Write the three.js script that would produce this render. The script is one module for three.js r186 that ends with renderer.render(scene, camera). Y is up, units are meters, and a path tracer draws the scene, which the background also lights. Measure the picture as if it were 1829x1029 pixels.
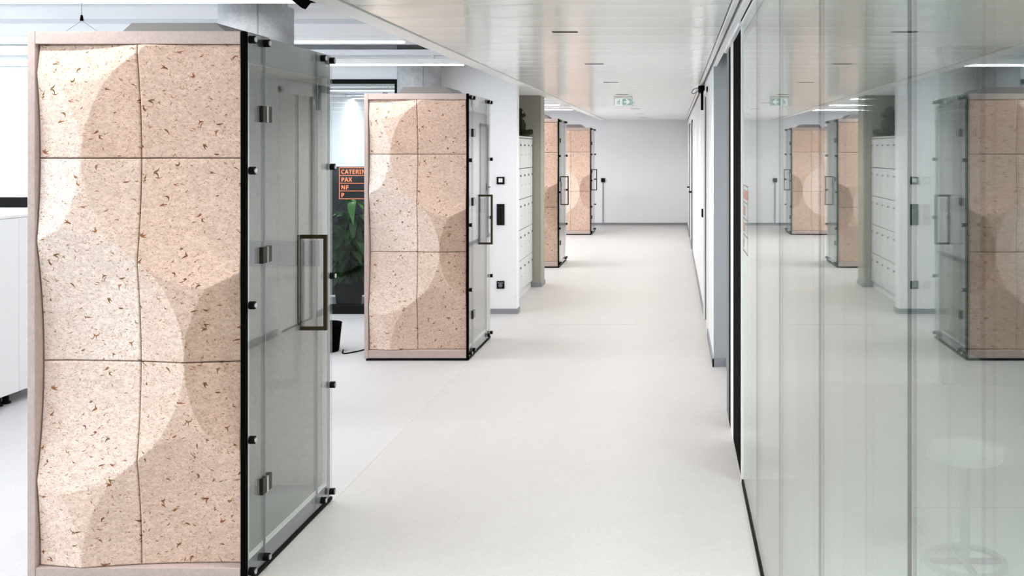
import * as THREE from 'three';
import { RoundedBoxGeometry } from 'three/addons/geometries/RoundedBoxGeometry.js';
import { mergeGeometries } from 'three/addons/utils/BufferGeometryUtils.js';
import { RectAreaLightUniformsLib } from 'three/addons/lights/RectAreaLightUniformsLib.js';
import { TextGeometry } from 'three/addons/geometries/TextGeometry.js';
import { FontLoader } from 'three/addons/loaders/FontLoader.js';

// ------------------------------------------------------------ camera, sky, light levels
const W = 1829, H = 1029, F = 1770, EYE = 1.73;          // focal length in pixels of the photograph
const scene = new THREE.Scene();
const camera = new THREE.PerspectiveCamera(2 * Math.atan(H / 2 / F) * 180 / Math.PI, W / H, 0.05, 100);
camera.position.set(0, EYE, 0);
camera.lookAt(0, EYE, -10);
camera.setViewOffset(W, H, W / 2 - 1203, H / 2 - 269, W, H);   // shifted lens: verticals stay vertical
camera.updateProjectionMatrix();
const renderer = new THREE.WebGLRenderer({ antialias: true });
renderer.toneMapping = THREE.LinearToneMapping;
renderer.toneMappingExposure = 1.06;
renderer.shadowMap.enabled = true;
RectAreaLightUniformsLib.init();
scene.background = new THREE.Color(0.80, 0.90, 1.0);
scene.backgroundIntensity = 16.0;
const STRIP = 46, BLADE = 8.0;                            // radiance of the office strips and the corridor downlights
const font = await new FontLoader().loadAsync('fonts/droid/droid_sans_bold.typeface.json');

// ------------------------------------------------------------ helpers
let seed = 7;
const rnd = () => { seed = (seed * 1664525 + 1013904223) >>> 0; return seed / 4294967296; };
const rr = (a, b) => a + (b - a) * rnd();
const used = {};
function numbered(n) { const k = used[n] = (used[n] ?? -1) + 1; return k ? n + '_' + String(k).padStart(3, '0') : n; }
function mesh(name, geo, mat, parent) {
  const m = new THREE.Mesh(Array.isArray(geo) ? mergeGeometries(geo.map((g) => { g = g.index ? g.toNonIndexed() : g; for (const k of Object.keys(g.attributes)) if (!['position', 'normal', 'uv'].includes(k)) g.deleteAttribute(k); return g; })) : geo, mat);
  m.name = parent ? name : numbered(name);
  m.castShadow = m.receiveShadow = true;
  (parent || scene).add(m);
  return m;
}
function tag(o, label, category, group) { o.userData.label = label; o.userData.category = category; if (group) o.userData.group = group; return o; }
function struct(name, geo, mat, label) { const m = mesh(name, geo, mat); m.userData.kind = 'structure'; if (label) m.userData.label = label; return m; }
function thing(name, label, category, pos = [0, 0, 0], group) {
  const g = new THREE.Group(); g.name = numbered(name); g.position.set(...pos); scene.add(g);
  return tag(g, label, category, group);
}
function structGroup(name, pos = [0, 0, 0]) { const g = new THREE.Group(); g.name = numbered(name); g.position.set(...pos); g.userData.kind = 'structure'; scene.add(g); return g; }
// box from min to max, uv in metres
function bx(x0, x1, y0, y1, z0, z1, r = 0) {
  const w = Math.abs(x1 - x0), h = Math.abs(y1 - y0), d = Math.abs(z1 - z0);
  const g = r ? new RoundedBoxGeometry(w, h, d, 2, Math.min(r, w / 2.01, h / 2.01, d / 2.01)) : new THREE.BoxGeometry(w, h, d);
  g.translate((x0 + x1) / 2, (y0 + y1) / 2, (z0 + z1) / 2);
  return meterUV(g);
}
function meterUV(g) {
  if (g.index) g = g.toNonIndexed();
  const p = g.attributes.position, n = g.attributes.normal, uv = g.attributes.uv;
  for (let i = 0; i < p.count; i++) {
    const ax = Math.abs(n.getX(i)), ay = Math.abs(n.getY(i)), az = Math.abs(n.getZ(i));
    if (ay >= ax && ay >= az) uv.setXY(i, p.getX(i), p.getZ(i)); else if (ax >= az) uv.setXY(i, p.getZ(i), p.getY(i)); else uv.setXY(i, p.getX(i), p.getY(i));
  }
  return g;
}
// the same with depth d measured away from the camera position (z = -d)
const bd = (x0, x1, y0, y1, d0, d1, r = 0) => bx(x0, x1, y0, y1, -d1, -d0, r);
function cyl(r, len, axis, at, seg = 16, r2 = r) {
  const g = new THREE.CylinderGeometry(r2, r, len, seg);
  if (axis === 'x') g.rotateZ(Math.PI / 2); if (axis === 'z') g.rotateX(Math.PI / 2);
  g.translate(...at); return g.toNonIndexed();
}
function tube(pts, r, seg = 24, rad = 8) { return new THREE.TubeGeometry(new THREE.CatmullRomCurve3(pts.map((p) => new THREE.Vector3(...p))), seg, r, rad, false).toNonIndexed(); }

// ------------------------------------------------------------ textures
function hash(x, y) { let h = (x * 374761393 + y * 668265263) | 0; h = Math.imul(h ^ (h >>> 13), 1274126177); return ((h ^ (h >>> 16)) >>> 0) / 4294967296; }
function vnoise(x, y, period) {           // tiling value noise
  const xi = Math.floor(x), yi = Math.floor(y), fx = x - xi, fy = y - yi, m = (a) => ((a % period) + period) % period;
  const u = fx * fx * (3 - 2 * fx), v = fy * fy * (3 - 2 * fy);
  const a = hash(m(xi), m(yi)), b = hash(m(xi + 1), m(yi)), c = hash(m(xi), m(yi + 1)), d = hash(m(xi + 1), m(yi + 1));
  return a + (b - a) * u + (c - a) * v + (a - b - c + d) * u * v;
}
function dataTex(data, n, srgb = true) {
  const t = new THREE.DataTexture(data, n, n, THREE.RGBAFormat);
  t.wrapS = t.wrapT = THREE.RepeatWrapping; t.magFilter = THREE.LinearFilter; t.minFilter = THREE.LinearMipmapLinearFilter; t.generateMipmaps = true;
  if (srgb) t.colorSpace = THREE.SRGBColorSpace; t.needsUpdate = true; return t;
}
function noiseTex(n, base, layers, metres) {
  const d = new Uint8Array(n * n * 4);
  for (let j = 0; j < n; j++) for (let i = 0; i < n; i++) {
    let v = 0; for (const [p, a] of layers) v += a * (vnoise(i / n * p, j / n * p, p) - 0.5) * 2;
    const k = (j * n + i) * 4;
    for (let c = 0; c < 3; c++) d[k + c] = Math.max(0, Math.min(255, base[c] + v)); d[k + 3] = 255;
  }
  const t = dataTex(d, n); t.repeat.set(1 / metres, 1 / metres); return t;
}
// pressed plant-fibre board: fine matted fibres, brown curled flecks
const FIB = 1.5;
function fibreTexture() {
  const n = 2048, px = n / FIB, col = new Float32Array(n * n * 3);
  for (let j = 0; j < n; j++) for (let i = 0; i < n; i++) {
    const a = vnoise(i / n * 24, j / n * 40, 240 / 10 | 0 || 24), x = i / n, y = j / n;
    const v = (vnoise(x * 12, y * 12, 12) - .5) * 8 + (vnoise(x * 80, y * 160, 80) - .5) * 20 + (vnoise(x * 240, y * 480, 240) - .5) * 26 + (a - .5) * 4;
    const k = (j * n + i) * 3; col[k] = 231 + v; col[k + 1] = 208 + v * 1.05; col[k + 2] = 193 + v * 1.1;
  }
  function stroke(x, y, ang, len, w, c, alpha, bend) {
    const steps = Math.ceil(len * 1.6);
    for (let s = 0; s <= steps; s++) {
      const t = s / steps, ww = w * (0.45 + 0.55 * Math.sin(Math.PI * Math.min(1, t * 1.25)) );
      const R = Math.ceil(ww + 1);
      for (let dy = -R; dy <= R; dy++) for (let dx = -R; dx <= R; dx++) {
        const X = Math.floor(x) + dx, Y = Math.floor(y) + dy, dist = Math.hypot(X + .5 - x, Y + .5 - y);
        const f = Math.max(0, Math.min(1, ww - dist + .5)) * alpha; if (f <= 0) continue;
        const k = ((((Y % n) + n) % n) * n + (((X % n) + n) % n)) * 3;
        for (let q = 0; q < 3; q++) col[k + q] += (c[q] - col[k + q]) * f;
      }
      x += Math.cos(ang) * len / steps; y += Math.sin(ang) * len / steps; ang += bend / steps;
    }
  }
  const side = () => (rnd() < .75 ? rr(-.5, .5) : rr(-1.6, 1.6)) + (rnd() < .5 ? Math.PI : 0);
  const pick = (a) => a[Math.floor(rnd() * a.length)];
  for (let i = 0; i < 26000; i++) stroke(rnd() * n, rnd() * n, side(), rr(4, 18), rr(.6, 1.4), rnd() < .5 ? [242, 228, 214] : [196, 164, 138], rr(.1, .45), rr(-1.6, 1.6));
  for (let i = 0; i < 11000; i++) stroke(rnd() * n, rnd() * n, side(), rr(5, 16), rr(.8, 2.0), pick([[176, 128, 94], [186, 140, 108], [166, 136, 92], [198, 156, 130]]), rr(.2, .6), rr(-2, 2));
  for (let i = 0; i < 650; i++) stroke(rnd() * n, rnd() * n, side(), rr(8, 26), rr(1.2, 3), pick([[150, 100, 64], [136, 106, 60], [164, 114, 80]]), rr(.3, .8), rr(-2, 2));
  for (let i = 0; i < 250; i++) {             // larger husk flecks: one to three joined pieces
    let x = rnd() * n, y = rnd() * n; const c = pick([[128, 78, 42], [142, 84, 50], [150, 98, 62], [116, 86, 44]]), m = 1 + Math.floor(rnd() * 2.3), al = rr(.4, .9), dir = side();
    for (let k = 0; k < m; k++) stroke(x + rr(-5, 5), y + rr(-5, 5), dir + rr(-.5, .5), rr(12, 40), rr(1.8, 4.8), c, al, rr(-2.4, 2.4));
  }
  const d = new Uint8Array(n * n * 4);
  for (let i = 0; i < n * n; i++) { for (let q = 0; q < 3; q++) d[i * 4 + q] = Math.max(0, Math.min(255, col[i * 3 + q])); d[i * 4 + 3] = 255; }
  return dataTex(d, n);
}
const fibre = fibreTexture();

// ------------------------------------------------------------ materials
const S = (hex, rough = .6, more = {}) => new THREE.MeshStandardMaterial({ color: new THREE.Color(hex), roughness: rough, ...more });
const P = (hex, rough, more = {}) => new THREE.MeshPhysicalMaterial({ color: new THREE.Color(hex), roughness: rough, ...more });
const M = {
  wall: S('#ffffff', .85, { map: noiseTex(512, [243, 244, 246], [[64, 1.2], [256, 1.5]], 1.0) }),
  wallGrey: S('#9a9c9e', .85),
  ceiling: P('#f8f9f5', .17, { specularIntensity: .9 }),
  office: S('#e2e4e8', .8),
  slab: S('#e6e8ea', .9),
  trim: S('#f2f2f0', .45),
  gap: S('#1a1a18', .8),
  floor: P('#ffffff', .42, { map: noiseTex(1024, [194, 192, 190], [[16, 1.2], [128, 2.2], [512, 4.5]], 1.6), specularIntensity: .35 }),
  floorOffice: P('#ffffff', .42, { map: noiseTex(1024, [194, 193, 193], [[16, 1.2], [128, 2.2], [512, 4]], 1.6), specularIntensity: .6 }),
  base: S('#8d9096', .6),
  greige: S('#ffffff', .9, { map: noiseTex(512, [188, 170, 162], [[32, 4], [128, 5], [256, 7]], .5) }),
  lining: S('#ffffff', .9, { map: noiseTex(512, [200, 194, 186], [[32, 5], [128, 5], [256, 6]], .5) }),
  pad: S('#7c7f84', .9),
  frameGrey: S('#73767e', .5),
  black: P('#0a0a09', .7, { specularIntensity: .3 }),
  matt: P('#050505', 1, { specularIntensity: .1 }),
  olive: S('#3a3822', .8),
  steel: S('#c9cacb', .28, { metalness: 1 }),
  bronze: S('#544c3c', .36, { metalness: 1 }),
  hinge: S('#38352a', .42, { metalness: .9 }),
  capGrey: S('#8e8a86', .8),
  glass: P('#f6f8f8', 0, { transmission: 1, thickness: 0, ior: 1.5 }),
  glassClear: P('#dfe5e6', 0, { transmission: 1, thickness: 0, ior: 1.3 }),   // low ior weakens reflections so the plant behind looks darker; slightly tinted
  glassWall: P('#f5faf8', 0, { transmission: 1, thickness: 0, ior: 1.6 }),
  concrete: S('#ffffff', .8, { map: noiseTex(512, [160, 161, 162], [[6, 7], [24, 6], [96, 5], [256, 6]], 1.2) }),
  white: S('#eceded', .5),
  locker: P('#dfe1e2', .3),
  lamp: new THREE.MeshStandardMaterial({ color: '#ffffff', emissive: '#ffffff', emissiveIntensity: 1.6 }),
  cell: new THREE.MeshStandardMaterial({ color: '#ffffff', emissive: '#fff4e8', emissiveIntensity: 1.2 }),
  orange: S('#ee8a5c', .6),
  ink: S('#7d5a50', .6),
  charcoal: S('#3c3e46', .9),
  leaf: P('#2f5a1c', .45, { side: THREE.DoubleSide }),
  leafLight: P('#5d9440', .45, { side: THREE.DoubleSide }),
  leafDark: P('#1d3d12', .5, { side: THREE.DoubleSide }),
  plush: S('#23290d', 1),
  plushLight: S('#8d9484', 1),
  blind: P('#eef4fb', .9, { transmission: .36, thickness: 0, side: THREE.DoubleSide }),
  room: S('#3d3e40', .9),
};
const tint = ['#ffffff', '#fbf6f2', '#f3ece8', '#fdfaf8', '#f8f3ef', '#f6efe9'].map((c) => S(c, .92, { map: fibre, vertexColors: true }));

// ------------------------------------------------------------ floor, ceilings
const XG = 0.359, XR = 0.323, FAR = 23.0, BACK = -3.0, HC = 2.43, HS = 2.84, XL = -9.5;
struct('floor', bd(-1.675, 5.2, -.1, 0, BACK, FAR), M.floor);
struct('floor_office', bd(XL, -1.675, -.1, 0, BACK, FAR), M.floorOffice);
struct('floor_joint', bd(-1.677, -1.673, -.05, .0006, BACK, FAR), S('#b9b6b3', .6));

// corridor ceiling: separate cambered metal planks with gaps
const ceiling = structGroup('ceiling');
mesh('ceiling_void', bd(-1.66, 5.2, 2.52, 2.64, BACK, FAR), M.wallGrey, ceiling);
{
  const w = .43, n = 12, sh = new THREE.Shape();
  sh.moveTo(-w / 2 + .0008, .03);
  for (let i = 0; i <= n; i++) {
    const t = -1 + 2 * i / n, e = Math.max(0, Math.abs(t) - .9) / .1;
    sh.lineTo(t * (w / 2 - .0008), .0013 * t * t + .0013 * e * e);
  }
  sh.lineTo(w / 2 - .0008, .03); sh.closePath();
  const g = new THREE.ExtrudeGeometry(sh, { depth: .27 + 1.543, bevelEnabled: false, curveSegments: 1 });
  g.rotateY(Math.PI / 2);                       // length along x
  const plank = g;
  for (let i = 0; i < 60; i++) {
    const d = BACK + .25 + i * w; if (d > 22.35) break;
    const m = mesh('ceiling_plank', plank, M.ceiling, ceiling);
    m.position.set(-1.543, HC, -d); m.rotation.x = rr(-.0006, .0006);
  }
  mesh('end_panel', bd(-1.543, .27, HC, HC + .03, 22.42, FAR), M.trim, ceiling);
}
struct('trim_1', [bd(-1.675, -1.551, HC - .008, HC + .035, BACK, 22.9, .003), bd(-1.675, -1.655, HC, HS, BACK, FAR)], M.trim);
struct('trim_2', [bd(.277, .303, HC - .012, HC + .05, BACK, FAR, .003), bd(.318, .345, HC - .03, HC + .05, BACK, 7.9)], M.trim);
struct('trim_3', [bd(-1.551, -1.543, HC + .012, HC + .03, BACK, FAR), bd(.27, .277, HC + .012, HC + .03, BACK, FAR), bd(.303, .318, HC + .02, HC + .04, BACK, FAR)], M.gap);

// office ceiling: slab with lowered white sails between the light strips
struct('ceiling_slab', bd(XL, -1.675, HS, HS + .15, BACK, FAR), M.slab);
const sails = structGroup('ceiling_office');
const sailAt = [[-2.5, -1.0], [-.35, .35], [.6, 1.4], [1.85, 2.3], [2.55, 3.5], [3.95, 4.45], [4.7, 5.6], [6.2, 6.78], [7.05, 7.76], [7.9, 8.42], [9.26, 9.34], [9.46, 10.42], [10.7, 11.6], [12.2, 12.5], [12.95, 13.6], [13.9, 14.12], [14.8, 15.7], [16.0, 16.25], [16.9, 17.8], [18.1, 18.5], [19.0, 19.9], [20.2, 20.75], [21.1, 22.0], [22.3, 22.8]];
for (const [a, b] of sailAt) mesh('ceiling_panel', bd(XL + .1, a > 10.4 ? -1.68 : -2.0, EYE + .9, EYE + .945, a, b, .004), M.office, sails);

// linear strip lights in the office
const STRIPS = [-.6, 1.5, 3.6, 5.7, 7.83, 9.4, 12.1, 14.22, 16.35, 18.6, 20.85];
const stripLabel = ['behind the camera', 'nearest over the open office', 'in front of the first booth', 'crossing the first concrete column', 'just beyond the first concrete column', 'crossing the second concrete column', 'seen through the dark glazed partition', 'second one beyond the dark glazed partition', 'above the third booth', 'between the third and fourth booths', 'beyond the fourth booth'];
STRIPS.forEach((d, i) => {
  const x1 = i === 5 ? -1.985 : -2.12, y = i === 5 ? .818 : .863, x0 = i > 5 ? -5.3 : -9.2, len = x1 - x0;
  const t = thing('strip_light', 'slim white linear ceiling light ' + stripLabel[i], 'ceiling light', [(x0 + x1) / 2, EYE + y, -d]);
  mesh('housing', bx(-len / 2, len / 2, .0, .05, -.04, .04, .004), M.trim, t);
  mesh('diffuser', bx(-len / 2 + .01, len / 2 - .01, -.012, .004, -.032, .032, .004), M.lamp, t);
  for (const e of [-1, 1]) mesh('suspension_bracket', bx(e * (len / 2 - .3) - .015, e * (len / 2 - .3) + .015, .05, .979 - y, -.02, .02), M.trim, t);
  const l = new THREE.RectAreaLight('#fbfcff', i > 5 ? STRIP * 2.2 : STRIP, len - .02, .062); l.position.set(0, -.016, 0); l.rotation.x = -Math.PI / 2; l.name = 'strip_light_source'; t.add(l);
});
// recessed linear downlights in the corridor, five dark cells each
for (let i = 0; i < 11; i++) {
  const d = -.62 + i * 2.155;
  const where = ['behind the camera', 'over the camera', 'just beyond the top edge', 'nearest in view', 'second in view', 'third in view', 'just before the hanging exit sign', 'just beyond the hanging exit sign', 'level with the fourth door handle', 'last but one', 'last before the end wall'][i];
  const t = thing('recessed_downlight', 'dark five-cell slot downlight in the corridor ceiling, ' + where, 'downlight', [-.64, HC, -d]);
  mesh('slot_frame', [bx(-.076, .076, -.002, .006, -.02, -.0165), bx(-.076, .076, -.002, .006, .0165, .02), bx(-.076, -.0725, -.002, .006, -.0165, .0165), bx(.0725, .076, -.002, .006, -.0165, .0165)], M.gap, t);
  for (let k = 0; k < 5; k++) mesh('cell', bx(-.0715 + k * .0288, -.0438 + k * .0288, -.0012, .004, -.0165, .0165), M.matt, t);
  const l = new THREE.SpotLight('#fffaf4', i > 6 ? BLADE * .8 : BLADE, 0, 1.4, .8, 2); l.position.set(0, -.012, 0); l.target.position.set(0, -2, 0); l.castShadow = true; l.shadow.radius = 2; l.shadow.mapSize.set(1024, 1024); l.name = 'downlight_source'; t.add(l, l.target);
}

// ------------------------------------------------------------ walls
struct('wall_far', bd(XL, 5.2, 0, HS, FAR, FAR + .2), M.wall);
struct('baseboard_far', bd(-6, XR, 0, .055, FAR - .012, FAR), M.base);
struct('wall_behind', bd(XL, 5.2, 0, HS, BACK - .2, BACK), M.wall);
// far left outer wall with window openings
{
  const parts = [bd(XL - .25, XL, 0, .85, BACK, 10.65), bd(XL - .25, XL, 2.6, HS, BACK, 10.65)];
  const wins = [[-2.2, -.2], [.5, 2.5], [3.2, 5.2], [5.9, 7.9]];
  let p = BACK; for (const [a, b] of wins) { parts.push(bd(XL - .25, XL, .85, 2.6, p, a)); p = b; } parts.push(bd(XL - .25, XL, .85, 2.6, p, 10.65));
  struct('wall_left', parts, M.wall);
  wins.forEach(([a, b]) => {
    const g = structGroup('window_1');
    mesh('window_frame', [bd(XL - .15, XL - .08, .85, .92, a, b), bd(XL - .15, XL - .08, 2.53, 2.6, a, b), bd(XL - .15, XL - .08, .92, 2.53, a, a + .07), bd(XL - .15, XL - .08, .92, 2.53, b - .07, b), bd(XL - .15, XL - .08, .92, 2.53, (a + b) / 2 - .03, (a + b) / 2 + .03)], M.black, g);
    mesh('glass_pane', bd(XL - .12, XL - .112, .92, 2.53, a + .07, (a + b) / 2 - .03), M.glass, g);
    mesh('glass_pane', bd(XL - .12, XL - .112, .92, 2.53, (a + b) / 2 + .03, b - .07), M.glass, g);
  });
}
// cross wall at the end of the first office: window with blind, glazed partition, white wall
const D1 = 10.5;
struct('wall_office', [
  bd(XL, -9.2, 0, HS, D1, D1 + .15), bd(-9.2, -6.3, 0, 1.07, D1, D1 + .15), bd(-9.2, -6.3, 2.66, HS, D1, D1 + .15), bd(-6.3, -5.2, 0, HS, D1, D1 + .15),
  bd(-5.2, -2.9, 2.485, HS, D1, D1 + .15), bd(-2.9, -1.66, 0, HS, D1, D1 + .15)], M.wall);
struct('baseboard_office', [bd(-2.9, -1.66, 0, .055, D1 - .012, D1), bd(-1.66, -1.648, 0, .055, D1 - .012, D1 + .15), bd(-6.3, -5.2, 0, .055, D1 - .012, D1)], M.base);
{
  const g = structGroup('window_2');
  mesh('window_frame', [bd(-9.2, -6.3, 1.07, 1.235, D1 - .03, D1 + .08), bd(-9.2, -6.3, 2.6, 2.66, D1, D1 + .08), bd(-9.2, -9.14, 1.2, 2.6, D1, D1 + .08), bd(-6.36, -6.3, 1.2, 2.6, D1, D1 + .08)], M.black, g);
  mesh('glass_pane', bd(-9.14, -6.36, 1.2, 2.6, D1 + .04, D1 + .048), M.glass, g);
  const b = thing('roller_blind', 'pale translucent roller blind pulled down over the window behind the white cabinet', 'blind', [-7.75, 1.24, -D1 + .02]);
  mesh('blind_fabric', bx(-1.38, 1.38, .02, 1.38, -.001, .001), M.blind, b);
  mesh('bottom_bar', bx(-1.38, 1.38, 0, .025, -.008, .008, .004), M.trim, b);
  mesh('roller', cyl(.025, 2.76, 'x', [0, 1.37, 0]), M.trim, b);
}
{
  const g = structGroup('window_3');
  mesh('window_frame', [bd(-5.2, -2.9, 2.44, 2.485, D1 - .02, D1 + .1), bd(-2.95, -2.9, 0, 2.44, D1 - .02, D1 + .1), bd(-5.2, -5.15, 0, 2.44, D1 - .02, D1 + .1), bd(-5.15, -2.95, 0, .09, D1 - .02, D1 + .1), bd(-4.08, -4.03, .09, 2.44, D1 - .02, D1 + .1)], M.black, g);
  mesh('glass_pane', bd(-5.15, -4.08, .09, 2.44, D1 + .03, D1 + .038), M.glassClear, g);
  mesh('glass_pane', bd(-4.03, -2.95, .09, 2.44, D1 + .03, D1 + .038), M.glassClear, g);
}
// outer walls of the second office, locker niche, pier
struct('wall_second_office', bd(-5.45, -5.3, 0, HS, D1 + .15, FAR), M.wall);
struct('wall_niche', bd(-2.55, -2.42, 0, HS, D1 + .15, 12.55), M.wallGrey);
struct('wall_pier', bd(-2.55, -1.68, 0, HS, 12.55, 12.9), S('#a29f94', .85));
struct('baseboard_pier', [bd(-1.785, -1.68, 0, .055, 12.538, 12.55), bd(-1.68, -1.668, 0, .055, 12.538, 12.912)], M.base);
struct('trim_niche', bd(-2.42, -1.675, HC, HC + .06, D1 + .15, 12.55), M.wall);

// right wall beyond the glass
struct('wall_right', [bd(XR, XR + .15, 0, 2.6, 7.99, 9.28), bd(XR, XR + .15, 0, 2.6, 10.22, 16.6), bd(XR, XR + .15, 0, 2.6, 17.5, 18.9), bd(XR, XR + .15, 0, 2.6, 19.8, FAR), bd(XR, XR + .15, 2.33, 2.6, 9.28, 10.22), bd(XR, XR + .15, 2.25, 2.6, 16.6, 17.5), bd(XR, XR + .15, 2.25, 2.6, 18.9, 19.8), bd(XR + .1, 5.2, 0, 2.6, 7.99, 8.1)], M.wall);
struct('wall_pier_end', bd(XR, .6, 0, 2.6, 7.93, 7.99), S('#a2a6a9', .8));
struct('wall_recess', [bd(.43, .55, 0, 2.6, 6.6, 7.93), bd(.34, .55, 2.38, 2.6, 5.16, 6.62)], M.wall);
struct('baseboard_right', [bd(XR - .012, .43, 0, .067, 7.918, 7.93), bd(XR - .012, XR, 0, .067, 7.918, 9.25), bd(XR - .012, XR, 0, .067, 10.25, 16.55), bd(XR - .012, XR, 0, .067, 17.55, 18.85), bd(XR - .012, XR, 0, .067, 19.85, FAR), bd(.418, .43, 0, .067, 6.6, 7.93)], M.base);
function sideDoor(d0, d1, h, leafMat, withHandle, frameMat = M.trim) {
  const g = structGroup('door_1');
  if (withHandle) mesh('door_leaf', bd(XR + .02, XR + .06, 0.01, h - .05, d0 + .05, d1 - .05, .003), leafMat, g);
  else {                                          // a wide and a narrow leaf with a dark seal between
    mesh('door_leaf', bd(XR + .02, XR + .06, .014, h - .05, d0 + .05, d0 + .51, .003), leafMat, g);
    mesh('door_leaf', bd(XR + .02, XR + .06, .014, h - .05, d0 + .535, d1 - .05, .003), leafMat, g);
    mesh('door_seal', [bd(XR + .016, XR + .05, .0, h - .05, d0 + .51, d0 + .535), bd(XR + .018, XR + .05, 0, .014, d0 + .05, d1 - .05)], M.matt, g);  // matt strip along the floor draws the shadow line under the leaves
  }
  mesh('door_frame', [bd(XR - .015, XR + .1, 0, h, d0, d0 + .05), bd(XR - .015, XR + .1, 0, h, d1 - .05, d1), bd(XR - .015, XR + .1, h - .05, h, d0, d1)], frameMat, g);
  mesh('door_reveal', [bd(XR + .005, XR + .02, 0, h - .05, d0 + .05, d0 + .065), bd(XR + .005, XR + .02, 0, h - .05, d1 - .065, d1 - .05)], M.gap, g);
  const z = withHandle;
  if (z) mesh('door_handle', [bd(XR - .045, XR + .02, .99, 1.02, z - .015, z + .015, .004), bd(XR - .055, XR - .035, .99, 1.02, z - .015, z + .12, .004), bd(XR + .008, XR + .02, .93, 1.08, z - .025, z + .025, .004)], M.black, g);
  return g;
}
sideDoor(9.28, 10.22, 2.33, M.white, 0); sideDoor(16.6, 17.5, 2.25, M.white, 17.35, M.base); sideDoor(18.9, 19.8, 2.25, S('#d2d4d5', .5), 19.65, M.base);
{
  const t = thing('card_reader', 'small black card reader at hand height on the right corridor wall', 'card reader', [XR, 1.05, -10.8]);
  mesh('reader_body', bx(-.018, 0, -.045, .045, -.04, .04, .004), M.black, t);
}
// black door beside the glass wall
{
  const g = structGroup('door_4');
  mesh('door_leaf', bd(.356, .396, .008, 2.375, 5.185, 5.90, .003), M.matt, g);
  mesh('door_frame', [bd(.354, .43, 0, 2.38, 5.90, 6.15, .004), bd(.352, .43, 0, 2.38, 5.153, 5.183, .002)], M.trim, g);
  mesh('door_seal', bd(.354, .43, 0, 2.38, 6.15, 6.33), M.matt, g);
  mesh('door_lining', bd(.354, .43, 0, 2.38, 6.33, 6.60, .004), M.frameGrey, g);
}
// double-skin glass partition along the right of the corridor
{
  const g = structGroup('window_4');
  const cuts = [BACK, -1.27, -.34, .593, 1.523, 2.453, 3.38, 4.31, 5.15], j = .0009;
  for (let i = 0; i < cuts.length - 1; i++) for (const x of [XG, XG + .061])
    mesh('glass_pane', bd(x, x + .008, .022, 2.385, cuts[i] + j, cuts[i + 1] - j), M.glassWall, g);
  for (let i = 1; i < cuts.length - 1; i++) mesh('joint_seal', bd(XG + .001, XG + .007, .022, 2.385, cuts[i] - j, cuts[i] + j), M.matt, g);
  mesh('bottom_track', bd(XG - .006, XG + .075, 0, .022, BACK, 5.15), M.black, g);
  mesh('top_track', bd(XG - .006, XG + .075, 2.385, 2.52, BACK, 5.15), M.trim, g);
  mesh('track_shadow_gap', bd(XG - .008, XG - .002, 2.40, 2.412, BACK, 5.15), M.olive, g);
}
// the meeting room behind the glass, brightened by an added, unseen panel light
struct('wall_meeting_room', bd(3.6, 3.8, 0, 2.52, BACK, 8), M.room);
struct('ceiling_meeting_room', bd(.44, 3.6, 2.5, 2.52, BACK, 7.4), M.wall);
struct('wall_meeting_room_end', bd(.56, 3.6, 0, 2.5, 7.4, 7.6), M.wall);
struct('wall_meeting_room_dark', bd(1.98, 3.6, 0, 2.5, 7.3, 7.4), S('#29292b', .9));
{
  const t = thing('added_panel_light', 'added out-of-view ceiling panel light brightening the meeting room behind the glass wall', 'ceiling light', [2.3, 2.5, -2.6]);
  mesh('panel_frame', bx(-.32, .32, -.02, 0, -.32, .32, .004), M.trim, t);
  mesh('diffuser', bx(-.3, .3, -.026, -.018, -.3, .3, .003), M.lamp, t);
  const l = new THREE.RectAreaLight('#ffffff', 62, .6, .6); l.position.set(0, -.03, 0); l.rotation.x = -Math.PI / 2; l.name = 'added_panel_light_source'; t.add(l);  // added source out of view, lifts the room seen through the glass
}
struct('floor_seam', [bd(1.12, 3.6, -.01, .0012, 4.798, 4.804), bd(1.125, 1.131, -.01, .0012, 4.0, 4.8)], M.base);

// concrete columns
[[-2.63, 6.25, 'rough grey concrete column rising behind the nearest phone booth'], [-2.625, 10.235, 'grey concrete column in front of the white cross wall, above the second booth']].forEach(([x, d, l]) => {
  const t = thing('concrete_column', l, 'column', [x, 0, -d]); t.userData.kind = 'structure';
  const g = new THREE.CylinderGeometry(.222, .222, HS, 48, 1); g.translate(0, HS / 2, 0);
  for (let i = 0; i < g.attributes.uv.count; i++) g.attributes.uv.setXY(i, g.attributes.uv.getX(i) * 1.36, g.attributes.uv.getY(i) * HS);
  mesh('shaft', g, M.concrete, t);
  const a = 1.15, s = bx(-.004, .004, 0, HS, -.002, .002); s.translate(Math.cos(a) * .222, 0, Math.sin(a) * .222); mesh('formwork_seam', s, M.frameGrey, t);
});

// ------------------------------------------------------------ phone booths
const discs = [[-.738, 1.705], [.311, 1.705], [-.33, .90], [.711, .90], [.311, .097], [-.738, .097], [-.33, 2.51], [.711, 2.51]], RD = .522;
function relief(x, y) {
  let q = 1; for (const [cx, cy] of discs) q = Math.min(q, ((x - cx) ** 2 + (y - cy) ** 2) / (RD * RD));
  return .055 * (q - .5);
}
const fieldTone = [[1.04, 1.12, 1.18], [.94, .9, .87], [1, 1.04, 1.06], [.67, .62, .58], [.85, .82, .8], [1, 1.02, 1.03], [1.03, 1.07, 1.09], [.82, .79, .77]];   // paler or browner colour factor for each round field
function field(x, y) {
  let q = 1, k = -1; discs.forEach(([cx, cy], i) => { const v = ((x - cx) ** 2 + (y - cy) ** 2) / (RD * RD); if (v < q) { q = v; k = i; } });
  return k < 0 ? (x > -.05 && y < 1.3 ? fieldTone[4] : y > 1.72 ? [1.02, 1.05, 1.06] : [.96, .95, .94]) : fieldTone[k];
}
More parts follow.
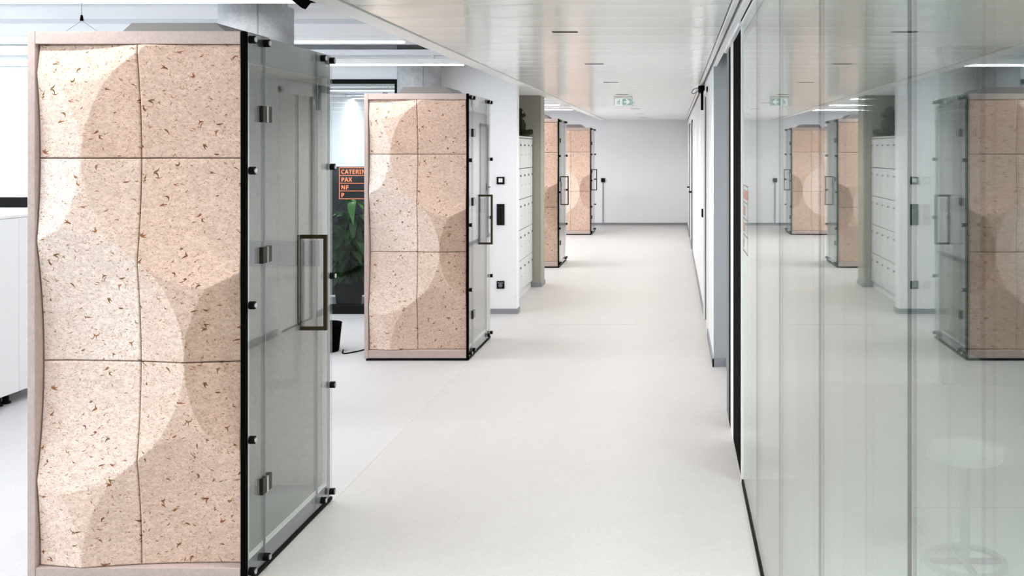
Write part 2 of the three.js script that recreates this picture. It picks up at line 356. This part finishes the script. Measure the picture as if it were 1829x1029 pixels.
function tileGeo(x0, x1, y0, y1, n) {
  const gap = .0018, R = .0065, ax = x0 + gap, bx_ = x1 - gap, ay = y0 + gap, by = y1 - gap;
  const xs = [], ys = [];
  const fill = (o, a, b) => { const m = Math.round((b - a) / .0042); o.push(a - .0001); for (const e of [0, .1, .3, .6, 1]) o.push(a + R * e); for (let i = 1; i < m; i++) o.push(a + R + (b - a - 2 * R) * i / m); for (const e of [1, .6, .3, .1, 0]) o.push(b - R * e); o.push(b + .0001); };
  fill(xs, ax, bx_); fill(ys, ay, by);
  const pos = [], uv = [], idx = [], nx = xs.length, ny = ys.length, ou = n * .37, ov = n * .61;
  const colr = [];
  ys.forEach((y, j) => { const row = [...xs];
    for (const [cx, cy] of discs) { const dy = y - cy; if (Math.abs(dy) >= RD) continue; const hw = Math.sqrt(RD * RD - dy * dy);
      for (const X of [cx - hw, cx + hw]) { let b = -1; for (let i = 7; i < row.length - 7; i++) if (b < 0 || Math.abs(row[i] - X) < Math.abs(row[b] - X)) b = i; if (Math.abs(row[b] - X) < .0025) row[b] = X; } }
    row.forEach((x, i) => {
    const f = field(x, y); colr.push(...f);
    const e = Math.max(0, Math.min(x - ax, bx_ - x, y - ay, by - y)), u = Math.min(1, e / R);
    const skirt = i === 0 || j === 0 || i === nx - 1 || j === ny - 1;
    pos.push(x, y, skirt ? .43 : .478 + relief(x, y) - R * (1 - Math.sqrt(1 - (1 - u) ** 2)));
    uv.push((x + ou) / FIB, (y + ov) / FIB);
  }); });
  for (let j = 0; j < ny - 1; j++) for (let i = 0; i < nx - 1; i++) { const a = j * nx + i; idx.push(a, a + 1, a + nx, a + 1, a + nx + 1, a + nx); }
  const g = new THREE.BufferGeometry();
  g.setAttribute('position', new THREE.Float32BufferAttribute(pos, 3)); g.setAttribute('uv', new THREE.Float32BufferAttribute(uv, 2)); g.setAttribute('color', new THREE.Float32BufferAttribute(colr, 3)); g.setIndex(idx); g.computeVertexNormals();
  return g;
}
function makeBooth() {
  const t = thing('phone_booth', '', 'phone booth'), w = .4285, d = .5, h = 2.2, k = (dd) => 4.4 - dd;
  mesh('shell', [
    bx(-w, -.398, .02, h, -d, d, .003),                                  // back wall, its edge shows at the left of the tiles
    bx(-.397, w - .018, 2.15, h, -d, d, .003),                           // roof edge
    bx(-.397, w - .018, .022, .086, -d, d - .002, .003),                 // plinth
    bx(-.397, w - .022, .086, 2.15, .41, .43), bx(-.397, w - .022, .086, 2.15, -d, -.47)], M.greige, t);
  mesh('interior_lining', [bx(-.397, -.38, .09, 2.1, -.47, .41), bx(-.38, w - .03, .09, 2.1, -.47, -.45), bx(-.38, w - .03, .09, 2.1, .40, .41), bx(-.38, w - .03, 2.08, 2.1, -.45, .40)], M.lining, t);
  mesh('interior_floor', bx(-.38, w - .03, .084, .092, -.45, .40), S('#8b938f', .9), t);
  mesh('wall_pad', bx(-.38, w - .04, 1.165, 1.29, -.45, -.438, .004), M.pad, t);
  mesh('base_skirt', bx(-w + .012, w - .004, 0, .022, -d + .012, d - .006), M.black, t);
  mesh('corner_post', [bx(w - .018, w, .012, h, d - .028, d, .002), bx(w - .0179, w - .0105, .012, h, -d, d - .028)].slice(0, 1), M.matt, t);
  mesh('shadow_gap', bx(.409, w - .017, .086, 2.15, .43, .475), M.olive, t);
  mesh('door_surround', [bx(w - .02, w - .012, 2.085, h, -d, d - .03), bx(w - .02, w - .012, .022, .09, -d, d - .03), bx(w - .02, w - .012, .09, 2.085, .44, d - .03), bx(w - .02, w - .012, .09, 2.085, -d, -.455)], M.frameGrey, t);
  mesh('door_sill', [bx(w - .034, w - .012, .09, .098, -.455, .44, .002), bx(w - .034, w - .012, .098, 2.085, .432, .44, .002), bx(w - .034, w - .012, .098, 2.085, -.455, -.448, .002)], M.trim, t);
  mesh('base_rail', bx(w - .012, w, .006, .021, -d, d - .028), M.black, t);
  let n = 0;
  const rows = [.086, .894, 1.70, 2.15], cols = [-.396, .004, .409], tints = [[3, 1], [0, 4], [5, 2]];
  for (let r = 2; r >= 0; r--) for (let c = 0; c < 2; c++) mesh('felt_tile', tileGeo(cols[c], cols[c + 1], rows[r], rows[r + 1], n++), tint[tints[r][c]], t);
  // glass front
  mesh('glass_panel', bx(w - .0105, w - .0005, .03, h - .004, .303, d - .029), M.glass, t);
  mesh('glass_panel', bx(w - .0105, w - .0005, .03, h - .004, -d, -.303), M.glass, t);
  const door = mesh('glass_door', bx(w - .0105, w - .0005, .03, h - .004, -.299, .299), M.glass, t);
  mesh('edge_seal', [bx(w - .010, w - .001, .03, h - .004, .299, .303), bx(w - .010, w - .001, .03, h - .004, -.303, -.299)], S('#9a9da2', .4), t);
  // frame-shaped pull handle through the glass
  {
    const s = .009, x = .069, y0 = .887, y1 = 1.335, cz = -.25, cx = w - .0055;
    mesh('handle', [bx(cx - x, cx - x + 2 * s, y0, y1, cz - s, cz + s, .002), bx(cx + x - 2 * s, cx + x, y0, y1, cz - s, cz + s, .002), bx(cx - x + 2 * s, cx + x - 2 * s, y0, y0 + 2 * s, cz - s, cz + s, .002), bx(cx - x + 2 * s, cx + x - 2 * s, y1 - 2 * s, y1, cz - s, cz + s, .002)], M.bronze, door);
  }
  for (const y of [1.88, 1.30, .352]) {
    const hg = mesh('hinge', bx(w - .018, w + .008, y - .034, y + .034, .304, .345, .003), M.hinge, t);
    mesh('hinge_leaf', bx(w - .018, w + .008, y - .034, y + .034, .255, .296, .003), M.hinge, hg);
    mesh('hinge_pin', cyl(.008, .066, 'y', [w + .004, y, .30], 10), M.steel, hg);
  }
  const cl = []; for (const dd of [3.945, 4.085, 4.745, 4.87]) cl.push([dd, 2.172], [dd, .055]);
  for (const y of [1.65, 1.114, .578]) cl.push([3.945, y], [4.875, y]);
  for (const [dd, y] of cl) {
    const c = mesh('clamp', cyl(.016, .022, 'x', [w + .0105, y, k(dd)], 18), M.black, t);
    mesh('clamp_cap', cyl(.0105, .005, 'x', [w + .0235, y, k(dd)], 18), M.steel, c);
  }
  { // coat hook inside
    const hk = mesh('coat_hook', [bx(w - .06, w - .035, 2.0, 2.06, -.452, -.444, .003), tube([[w - .047, 2.03, -.44], [w - .047, 2.0, -.42], [w - .047, 1.955, -.41], [w - .047, 1.945, -.385], [w - .047, 1.975, -.37]], .005)], M.steel, t);
  }
  { // ventilation cap on the roof
    const y0 = h, y1 = h + .075, a = [[-.245, .22], [.262, .22], [.262, -.42], [-.245, -.42]], b = [[-.197, .17], [.162, .17], [.162, -.37], [-.197, -.37]];
    const v = [], q = (p, r, s, u) => v.push(...p, ...r, ...s, ...p, ...s, ...u);
    for (let i = 0; i < 4; i++) { const j = (i + 1) % 4; q([a[i][0], y0, a[i][1]], [a[j][0], y0, a[j][1]], [b[j][0], y1, b[j][1]], [b[i][0], y1, b[i][1]]); }
    q([b[0][0], y1, b[0][1]], [b[1][0], y1, b[1][1]], [b[2][0], y1, b[2][1]], [b[3][0], y1, b[3][1]]);
    const g = new THREE.BufferGeometry(); g.setAttribute('position', new THREE.Float32BufferAttribute(v, 3)); g.setAttribute('uv', new THREE.Float32BufferAttribute(new Array(v.length / 3 * 2).fill(0), 2)); g.computeVertexNormals();
    mesh('vent_cap', g, M.capGrey, t);
    mesh('cable_gland', cyl(.022, .018, 'y', [-.315, h + .009, .3]), M.black, t);
  }
  return t;
}
const boothX = -2.1155;
const booth = makeBooth();
[[3.9, 'nearest and largest phone booth, clad in beige fibre tiles beside the white cabinet'], [8.15, 'beige fibre-clad phone booth just in front of the white wall with the black switches'],
 [14.6, 'fibre-clad phone booth half hidden behind the grey-edged pier after the lockers'], [20.3, 'smallest fibre-clad phone booth, nearest the white end wall']].forEach(([d, l], i) => {
  const b = i ? booth.clone() : booth;
  if (i) { b.name = numbered('phone_booth'); scene.add(b); }
  b.userData = { label: l, category: 'phone booth', group: 'phone booths along the corridor' };
  b.position.set(boothX, 0, -d - .5);
});

// ------------------------------------------------------------ locker bank
{
  const t = thing('locker_bank', 'white locker bank of small doors set into the grey wall niche', 'lockers', [-1.785, 0, -10.67]);
  const cw = .31, rh = .3585, y0 = .1, n = 6;
  mesh('carcass', [bx(-.5, -.018, 0, 1.895, -n * cw, 0, .002), bx(-.5, 0, 1.882, 1.9, -n * cw, 0, .002)], M.locker, t);
  mesh('gap_backing', bx(-.018, -.012, .08, 1.88, -n * cw + .002, -.002), M.gap, t);
  const dg = bx(-.014, 0, .004, rh - .004, -cw + .0025, -.0025, .002);
  const kg = cyl(.011, .014, 'x', [.006, 0, 0], 12), vg = cyl(.007, .004, 'x', [.0005, 0, 0], 10);
  for (let c = 0; c < n; c++) for (let r = 0; r < 5; r++) {
    const dr = mesh('locker_door', dg, M.locker, t); dr.position.set(0, .085 + r * rh, -c * cw);
    const k = mesh('lock', kg, M.frameGrey, dr); k.position.set(0, rh - .085, -cw + .05);
    const v = mesh('vent_hole', vg, M.frameGrey, dr); v.position.set(0, rh * .45, -.05);
  }
}
// plush toy sitting on the lockers
{
  const t = thing('plush_toy', 'dark green plush animal sitting on top of the white lockers', 'toy', [-1.905, 1.909, -12.02]); t.scale.setScalar(.8);
  const sp = (r, sx, sy, sz, x, y, z) => { const g = new THREE.SphereGeometry(r, 28, 20); g.scale(sx, sy, sz); g.translate(x, y, z); return g.toNonIndexed(); };
  const body = mesh('body', [sp(.15, .95, 1.0, 1, 0, .145, 0), sp(.06, 1.5, .8, .9, .13, .048, -.1), sp(.06, 1.5, .8, .9, .13, .048, .1), sp(.05, .8, 1.7, .8, .08, .16, -.13), sp(.05, .8, 1.7, .8, .08, .16, .13)], M.plush, t);
  for (const z of [-.1, .1]) mesh('foot', sp(.035, .7, 1.2, 1, .215, .06, z), M.plush, t);
  const head = mesh('head', [sp(.1, 1, .95, 1.05, .02, .335, 0), sp(.045, 1, .7, 1.2, .1, .31, 0), sp(.03, 1, 1, 1, 0, .42, -.07), sp(.03, 1, 1, 1, 0, .42, .07)], M.plush, t);
  for (const z of [-.045, .045]) { const e = mesh('eye', sp(.024, .7, 1, 1, .1, .355, z), M.plushLight, head); mesh('pupil', sp(.01, .6, 1, 1, .116, .352, z), M.black, e); }
}

// ------------------------------------------------------------ wall fittings
function plate(name, label, cat, x, y, w, h, more) {
  const t = thing(name, label, cat, [x, y, -D1]);
  mesh('cover_plate', bx(-w / 2, w / 2, -h / 2, h / 2, 0, .011, .004), M.black, t); more && more(t); return t;
}
plate('light_switch', 'small black square switch with a white key, uppermost on the white wall', 'switch', -1.832, 1.412, .083, .08, (t) => mesh('switch_key', bx(-.02, .022, -.018, .024, .011, .015, .003), M.white, t));
plate('control_panel', 'tall black control panel between the white-keyed switch and the low socket', 'control panel', -1.832, 1.052, .083, .225, (t) => mesh('touch_face', bx(-.036, .036, -.1, .1, .011, .0125, .001), P('#060606', .2), t));
plate('wall_socket', 'black wall socket just above the grey baseboard', 'socket', -1.832, .308, .083, .083, (t) => mesh('socket_insert', [bx(-.03, .03, .016, .026, .011, .014, .002), cyl(.022, .004, 'z', [0, -.006, .012])], M.frameGrey, t));
{
  const t = thing('switch_box', 'small black box on a thin conduit on the white end wall', 'switch', [-1.634, 0, -FAR]);
  mesh('box_cover', bx(-.046, .046, .998, 1.09, 0, .045, .004), M.black, t);
  mesh('conduit', bx(-.012, .012, .055, .998, 0, .018, .004), M.base, t);
}
// door closer with cable loop above the first side door
{
  const t = thing('door_closer', 'black box with a cable loop high above the white side door', 'door closer', [XR, 2.4, -10.4]);
  mesh('closer_box', bx(-.062, -.002, -.065, .005, -.1, .1, .004), M.black, t);
  mesh('closer_rail', bx(-.04, -.002, -.25, 0, .12, .2, .003), M.matt, t);
  mesh('cable_loop', tube([[-.06, -.01, 0], [-.11, -.025, 0], [-.128, -.06, 0], [-.118, -.075, 0], [-.09, -.06, 0], [-.06, -.04, 0]], .0035, 40, 6), M.matt, t);
}
// hanging exit sign
{
  const t = thing('exit_sign', 'hanging exit sign with a pale green arrow in the corridor ceiling', 'exit sign', [-.648, HC, -12.8]);
  const cv = document.createElement('canvas'); cv.width = 512; cv.height = 256; const c = cv.getContext('2d');
  c.fillStyle = '#e9f1ef'; c.fillRect(0, 0, 512, 256); c.fillStyle = '#94b3ab'; c.fillRect(226, 10, 276, 236);
  c.fillStyle = '#f2f7f5'; c.beginPath(); c.moveTo(270, 108); c.lineTo(372, 108); c.lineTo(322, 40); c.lineTo(372, 40); c.lineTo(466, 128); c.lineTo(372, 216); c.lineTo(322, 216); c.lineTo(372, 148); c.lineTo(270, 148); c.closePath(); c.fill();
  c.strokeStyle = '#8aa39d'; c.fillStyle = '#8aa39d'; c.lineWidth = 20; c.lineCap = 'round'; c.lineJoin = 'round';
  c.beginPath(); c.arc(140, 58, 18, 0, 7); c.fill();
  c.beginPath(); c.moveTo(132, 90); c.lineTo(112, 150); c.lineTo(80, 196); c.moveTo(112, 150); c.lineTo(146, 170); c.lineTo(142, 214); c.moveTo(128, 96); c.lineTo(90, 112); c.lineTo(78, 140); c.moveTo(132, 96); c.lineTo(164, 124); c.stroke();
  const tex = new THREE.CanvasTexture(cv); tex.colorSpace = THREE.SRGBColorSpace;
  mesh('ceiling_rail', bx(-.125, .125, -.022, 0, -.025, .025, .004), M.trim, t);
  mesh('sign_plate', bx(-.116, .116, -.122, -.022, -.008, .006, .002), M.white, t);
  const f = new THREE.PlaneGeometry(.22, .096); f.translate(0, -.072, .0066); mesh('sign_face', f, new THREE.MeshStandardMaterial({ map: tex, roughness: .3, emissive: '#ffffff', emissiveMap: tex, emissiveIntensity: .35 }), t);
  for (const x of [-.117, .117]) mesh('end_bracket', bx(x - .003, x + .003, -.122, 0, -.014, .014, .002), M.steel, t);
}
// planning tables lettered on the glass
function planningTable(label, pos, turn, width, mat, lineMat) {
  const t = thing('planning_table', label, 'lettering', pos); t.rotation.y = turn;
  const ys = [.331, .248, .165, .083, 0], L = [];
  for (const y of ys) L.push(bx(0, width, y - .003, y + .003, 0, .0008));
  L.push(bx(-.003, .003, -.003, .334, 0, .0008), bx(width - .003, width + .003, -.003, .334, 0, .0008));
  mesh('ruled_lines', L, lineMat, t);
  ['CATERING', 'PAX', 'NF', 'P'].forEach((s, i) => { const g = new TextGeometry(s, { font, size: .046, depth: .0008, curveSegments: 3 }); g.translate(.016, ys[i + 1] + .016, 0); mesh('lettering', g, mat, t); });
  return t;
}
planningTable('orange planning table reading CATERING, PAX and NF on the dark glazed partition', [-3.55, 1.218, -D1 - .029], 0, .62, M.orange, M.orange);
planningTable('thin-lined planning table lettered on the glass wall beside the black door', [XG - .0012, 1.222, -5.09], -Math.PI / 2, .3, S('#c9968c', .6), S('#a08f8a', .6));

// ------------------------------------------------------------ left: cabinet, pendant, spot, bin
{
  const t = thing('storage_cabinet', 'long white storage cabinet on short dark feet left of the nearest booth', 'cabinet', [-4.9, 0, -6.4]);
  mesh('carcass', bx(-.4, .39, .08, 1.27, -1.2, 1.2, .004), M.white, t);
  mesh('cabinet_top', bx(-.41, .41, 1.27, 1.292, -1.21, 1.21, .004), M.white, t);
  for (let i = 0; i < 3; i++) mesh('side_panel', bx(.39, .41, .08, 1.268, -1.2 + i * .8 + .0015, -1.2 + (i + 1) * .8 - .0015, .002), M.white, t);
  for (const z of [-1.1, -.38, -.3, .42, .5, 1.1]) for (const x of [-.33, .33]) mesh('foot', [cyl(.02, .07, 'y', [x, .045, z], 12), cyl(.032, .012, 'y', [x, .006, z], 14)], M.black, t);
}
{
  const t = thing('pendant_lamp', 'thin-wired pendant bar hanging behind the nearest booth', 'pendant lamp', [-3.165, 2.24, -5.3]);
  mesh('lamp_bar', bx(-.45, .45, 0, .05, -.03, .03, .006), M.trim, t);
  mesh('suspension_wire', [cyl(.0015, .41, 'y', [0, .39, 0], 6), tube([[0, .185, 0], [-.2, .05, 0]], .0012, 2, 5), tube([[0, .185, 0], [.2, .05, 0]], .0012, 2, 5)], M.frameGrey, t);
  mesh('wire_gripper', cyl(.0095, .03, 'y', [0, .2, 0], 12, .005), M.matt, t);
}
{
  const t = thing('ceiling_spotlight', 'black spotlight head on a short bar beside the corridor ceiling edge', 'spotlight', [-2.05, EYE + .84, -5.55]);
  mesh('mounting_bar', [bx(-.02, .1, -.012, .0, -.012, .012, .002), bx(.0, .02, 0, .06, -.008, .008)], M.matt, t);
  const g = bx(-.028, .028, -.04, .04, -.03, .03, .004); g.rotateZ(.9); g.translate(-.035, .0, 0); mesh('spot_head', g, M.matt, t);
}
{
  const t = thing('waste_bin', 'small black waste bin on the floor between the first two booths', 'bin', [-3.0, 0, -8.55]);
  const pts = [[0, .004], [.105, .004], [.11, .012], [.132, .235], [.136, .243], [.13, .245], [.126, .236], [.104, .016], [0, .014]].map(([x, y]) => new THREE.Vector2(x, y));
  mesh('bin_body', new THREE.LatheGeometry(pts, 40), M.matt, t);
  mesh('bin_base', cyl(.107, .006, 'y', [0, .003, 0], 32), M.matt, t);
}
tag(mesh('power_cable', tube([[-2.86, .006, -8.58], [-2.80, .006, -8.42], [-2.72, .006, -8.5], [-2.66, .006, -8.62], [-2.6, .006, -8.66], [-2.57, .006, -8.8]].map(([x, y, z]) => [x - .0, y, z]), .0055, 60, 8), M.matt), 'black cable looped on the floor beside the black bin', 'cable');
// floor hatch
{
  const t = thing('floor_hatch', 'flush square access hatch in the pale corridor floor', 'floor hatch', [-.845, 0, -10.15]);
  mesh('hatch_plate', bx(-.468, .468, -.005, .001, -.297, .297), M.floor, t);
  mesh('hatch_rim', [bx(-.475, .475, -.005, .0015, .297, .302), bx(-.475, .475, -.005, .0015, -.302, -.297), bx(-.475, -.468, -.005, .0015, -.297, .297), bx(.468, .475, -.005, .0015, -.297, .297)], S('#b9b7b5', .5), t);
}

// ------------------------------------------------------------ second office: divider and plant behind the dark partition
{
  const t = thing('room_divider', 'charcoal room divider standing behind the leafy plant', 'divider', [-3.9, 0, -11.75]);
  for (let i = 0; i < 3; i++) mesh('divider_panel', bx(-1.2 + i * .8 + .002, -1.2 + (i + 1) * .8 - .002, .02, 1.54, -.03, .03, .006), M.charcoal, t);
  for (const x of [-1.05, 1.05]) mesh('divider_foot', bx(x - .05, x + .05, 0, .02, -.2, .2, .004), M.black, t);
}
{
  const t = thing('leafy_plant', 'green leafy potted plant behind the lettered dark glazing', 'plant', [-3.62, 0, -11.05]);
  const pts = [[0, .0], [.13, .0], [.16, .26], [.165, .27], [.15, .27], [.145, .24], [0, .24]].map(([x, y]) => new THREE.Vector2(x, y));
  mesh('pot', new THREE.LatheGeometry(pts, 32), M.matt, t);
  const stems = [], tips = [];
  for (let i = 0; i < 13; i++) { const a = i * 2.4, r = rr(.05, .2), y = i === 0 ? 1.16 : rr(.45, 1.04), p = [Math.cos(a) * r, y, Math.sin(a) * r]; stems.push(tube([[Math.cos(a) * .03, .22, Math.sin(a) * .03], [p[0] * .5, y * .6, p[2] * .5], p], .006, 10, 6)); tips.push(p); }
  mesh('stem', stems, M.leafDark, t);
  function leafGeo(len, wid, droop) {
    const n = 8, pos = [], uv = [], idx = [];
    for (let i = 0; i <= n; i++) { const s = i / n, w = wid * Math.sin(Math.PI * Math.pow(s, .75)) ** .9 + .001, y = -droop * s * s * len, x = len * s * (1 - .25 * droop * s); for (const k of [-1, 0, 1]) { pos.push(x, y + Math.abs(k) * w * .35, k * w); uv.push(s, k); } }
    for (let i = 0; i < n; i++) for (let k = 0; k < 2; k++) { const a = i * 3 + k; idx.push(a, a + 1, a + 3, a + 1, a + 4, a + 3); }
    const g = new THREE.BufferGeometry(); g.setAttribute('position', new THREE.Float32BufferAttribute(pos, 3)); g.setAttribute('uv', new THREE.Float32BufferAttribute(uv, 2)); g.setIndex(idx); g.computeVertexNormals(); return g;
  }
  const kinds = [leafGeo(.24, .042, .7), leafGeo(.28, .048, 1.0), leafGeo(.2, .04, .35)];
  tips.forEach((p, i) => {
    for (const [f, cnt] of [[1, 7], [.8, 5], [.62, 4]]) for (let k = 0; k < cnt; k++) {
      const l = mesh('leaf', kinds[Math.floor(rnd() * 3)], i === 0 && f === 1 ? M.leafLight : rnd() < .6 ? M.leaf : M.leafDark, t);
      l.position.set(p[0] * f, .22 + (p[1] - .22) * f, p[2] * f); l.rotation.set(rr(-.3, .3), k / cnt * 6.283 + rr(-.4, .4), rr(-.3, .5)); l.rotation.order = 'YXZ';
    }
  });
}
// ------------------------------------------------------------ faint furniture behind the glass wall
{
  const t = thing('swivel_stool', 'pale round-seated stool showing faintly through the glass wall', 'stool', [1.22, 0, -4.15]);
  mesh('seat', cyl(.155, .035, 'y', [0, .465, 0], 40), S('#a3a5a4', .5), t);
  mesh('column', cyl(.022, .44, 'y', [0, .23, 0], 16), M.base, t);
  mesh('base_ring', (() => { const g = new THREE.TorusGeometry(.16, .012, 10, 40); g.rotateX(Math.PI / 2); g.translate(0, .012, 0); return g.toNonIndexed(); })(), M.base, t);
  mesh('base_spoke', [bx(-.16, .16, .004, .02, -.012, .012), bx(-.012, .012, .004, .02, -.16, .16)], M.frameGrey, t);
}

renderer.render(scene, camera);
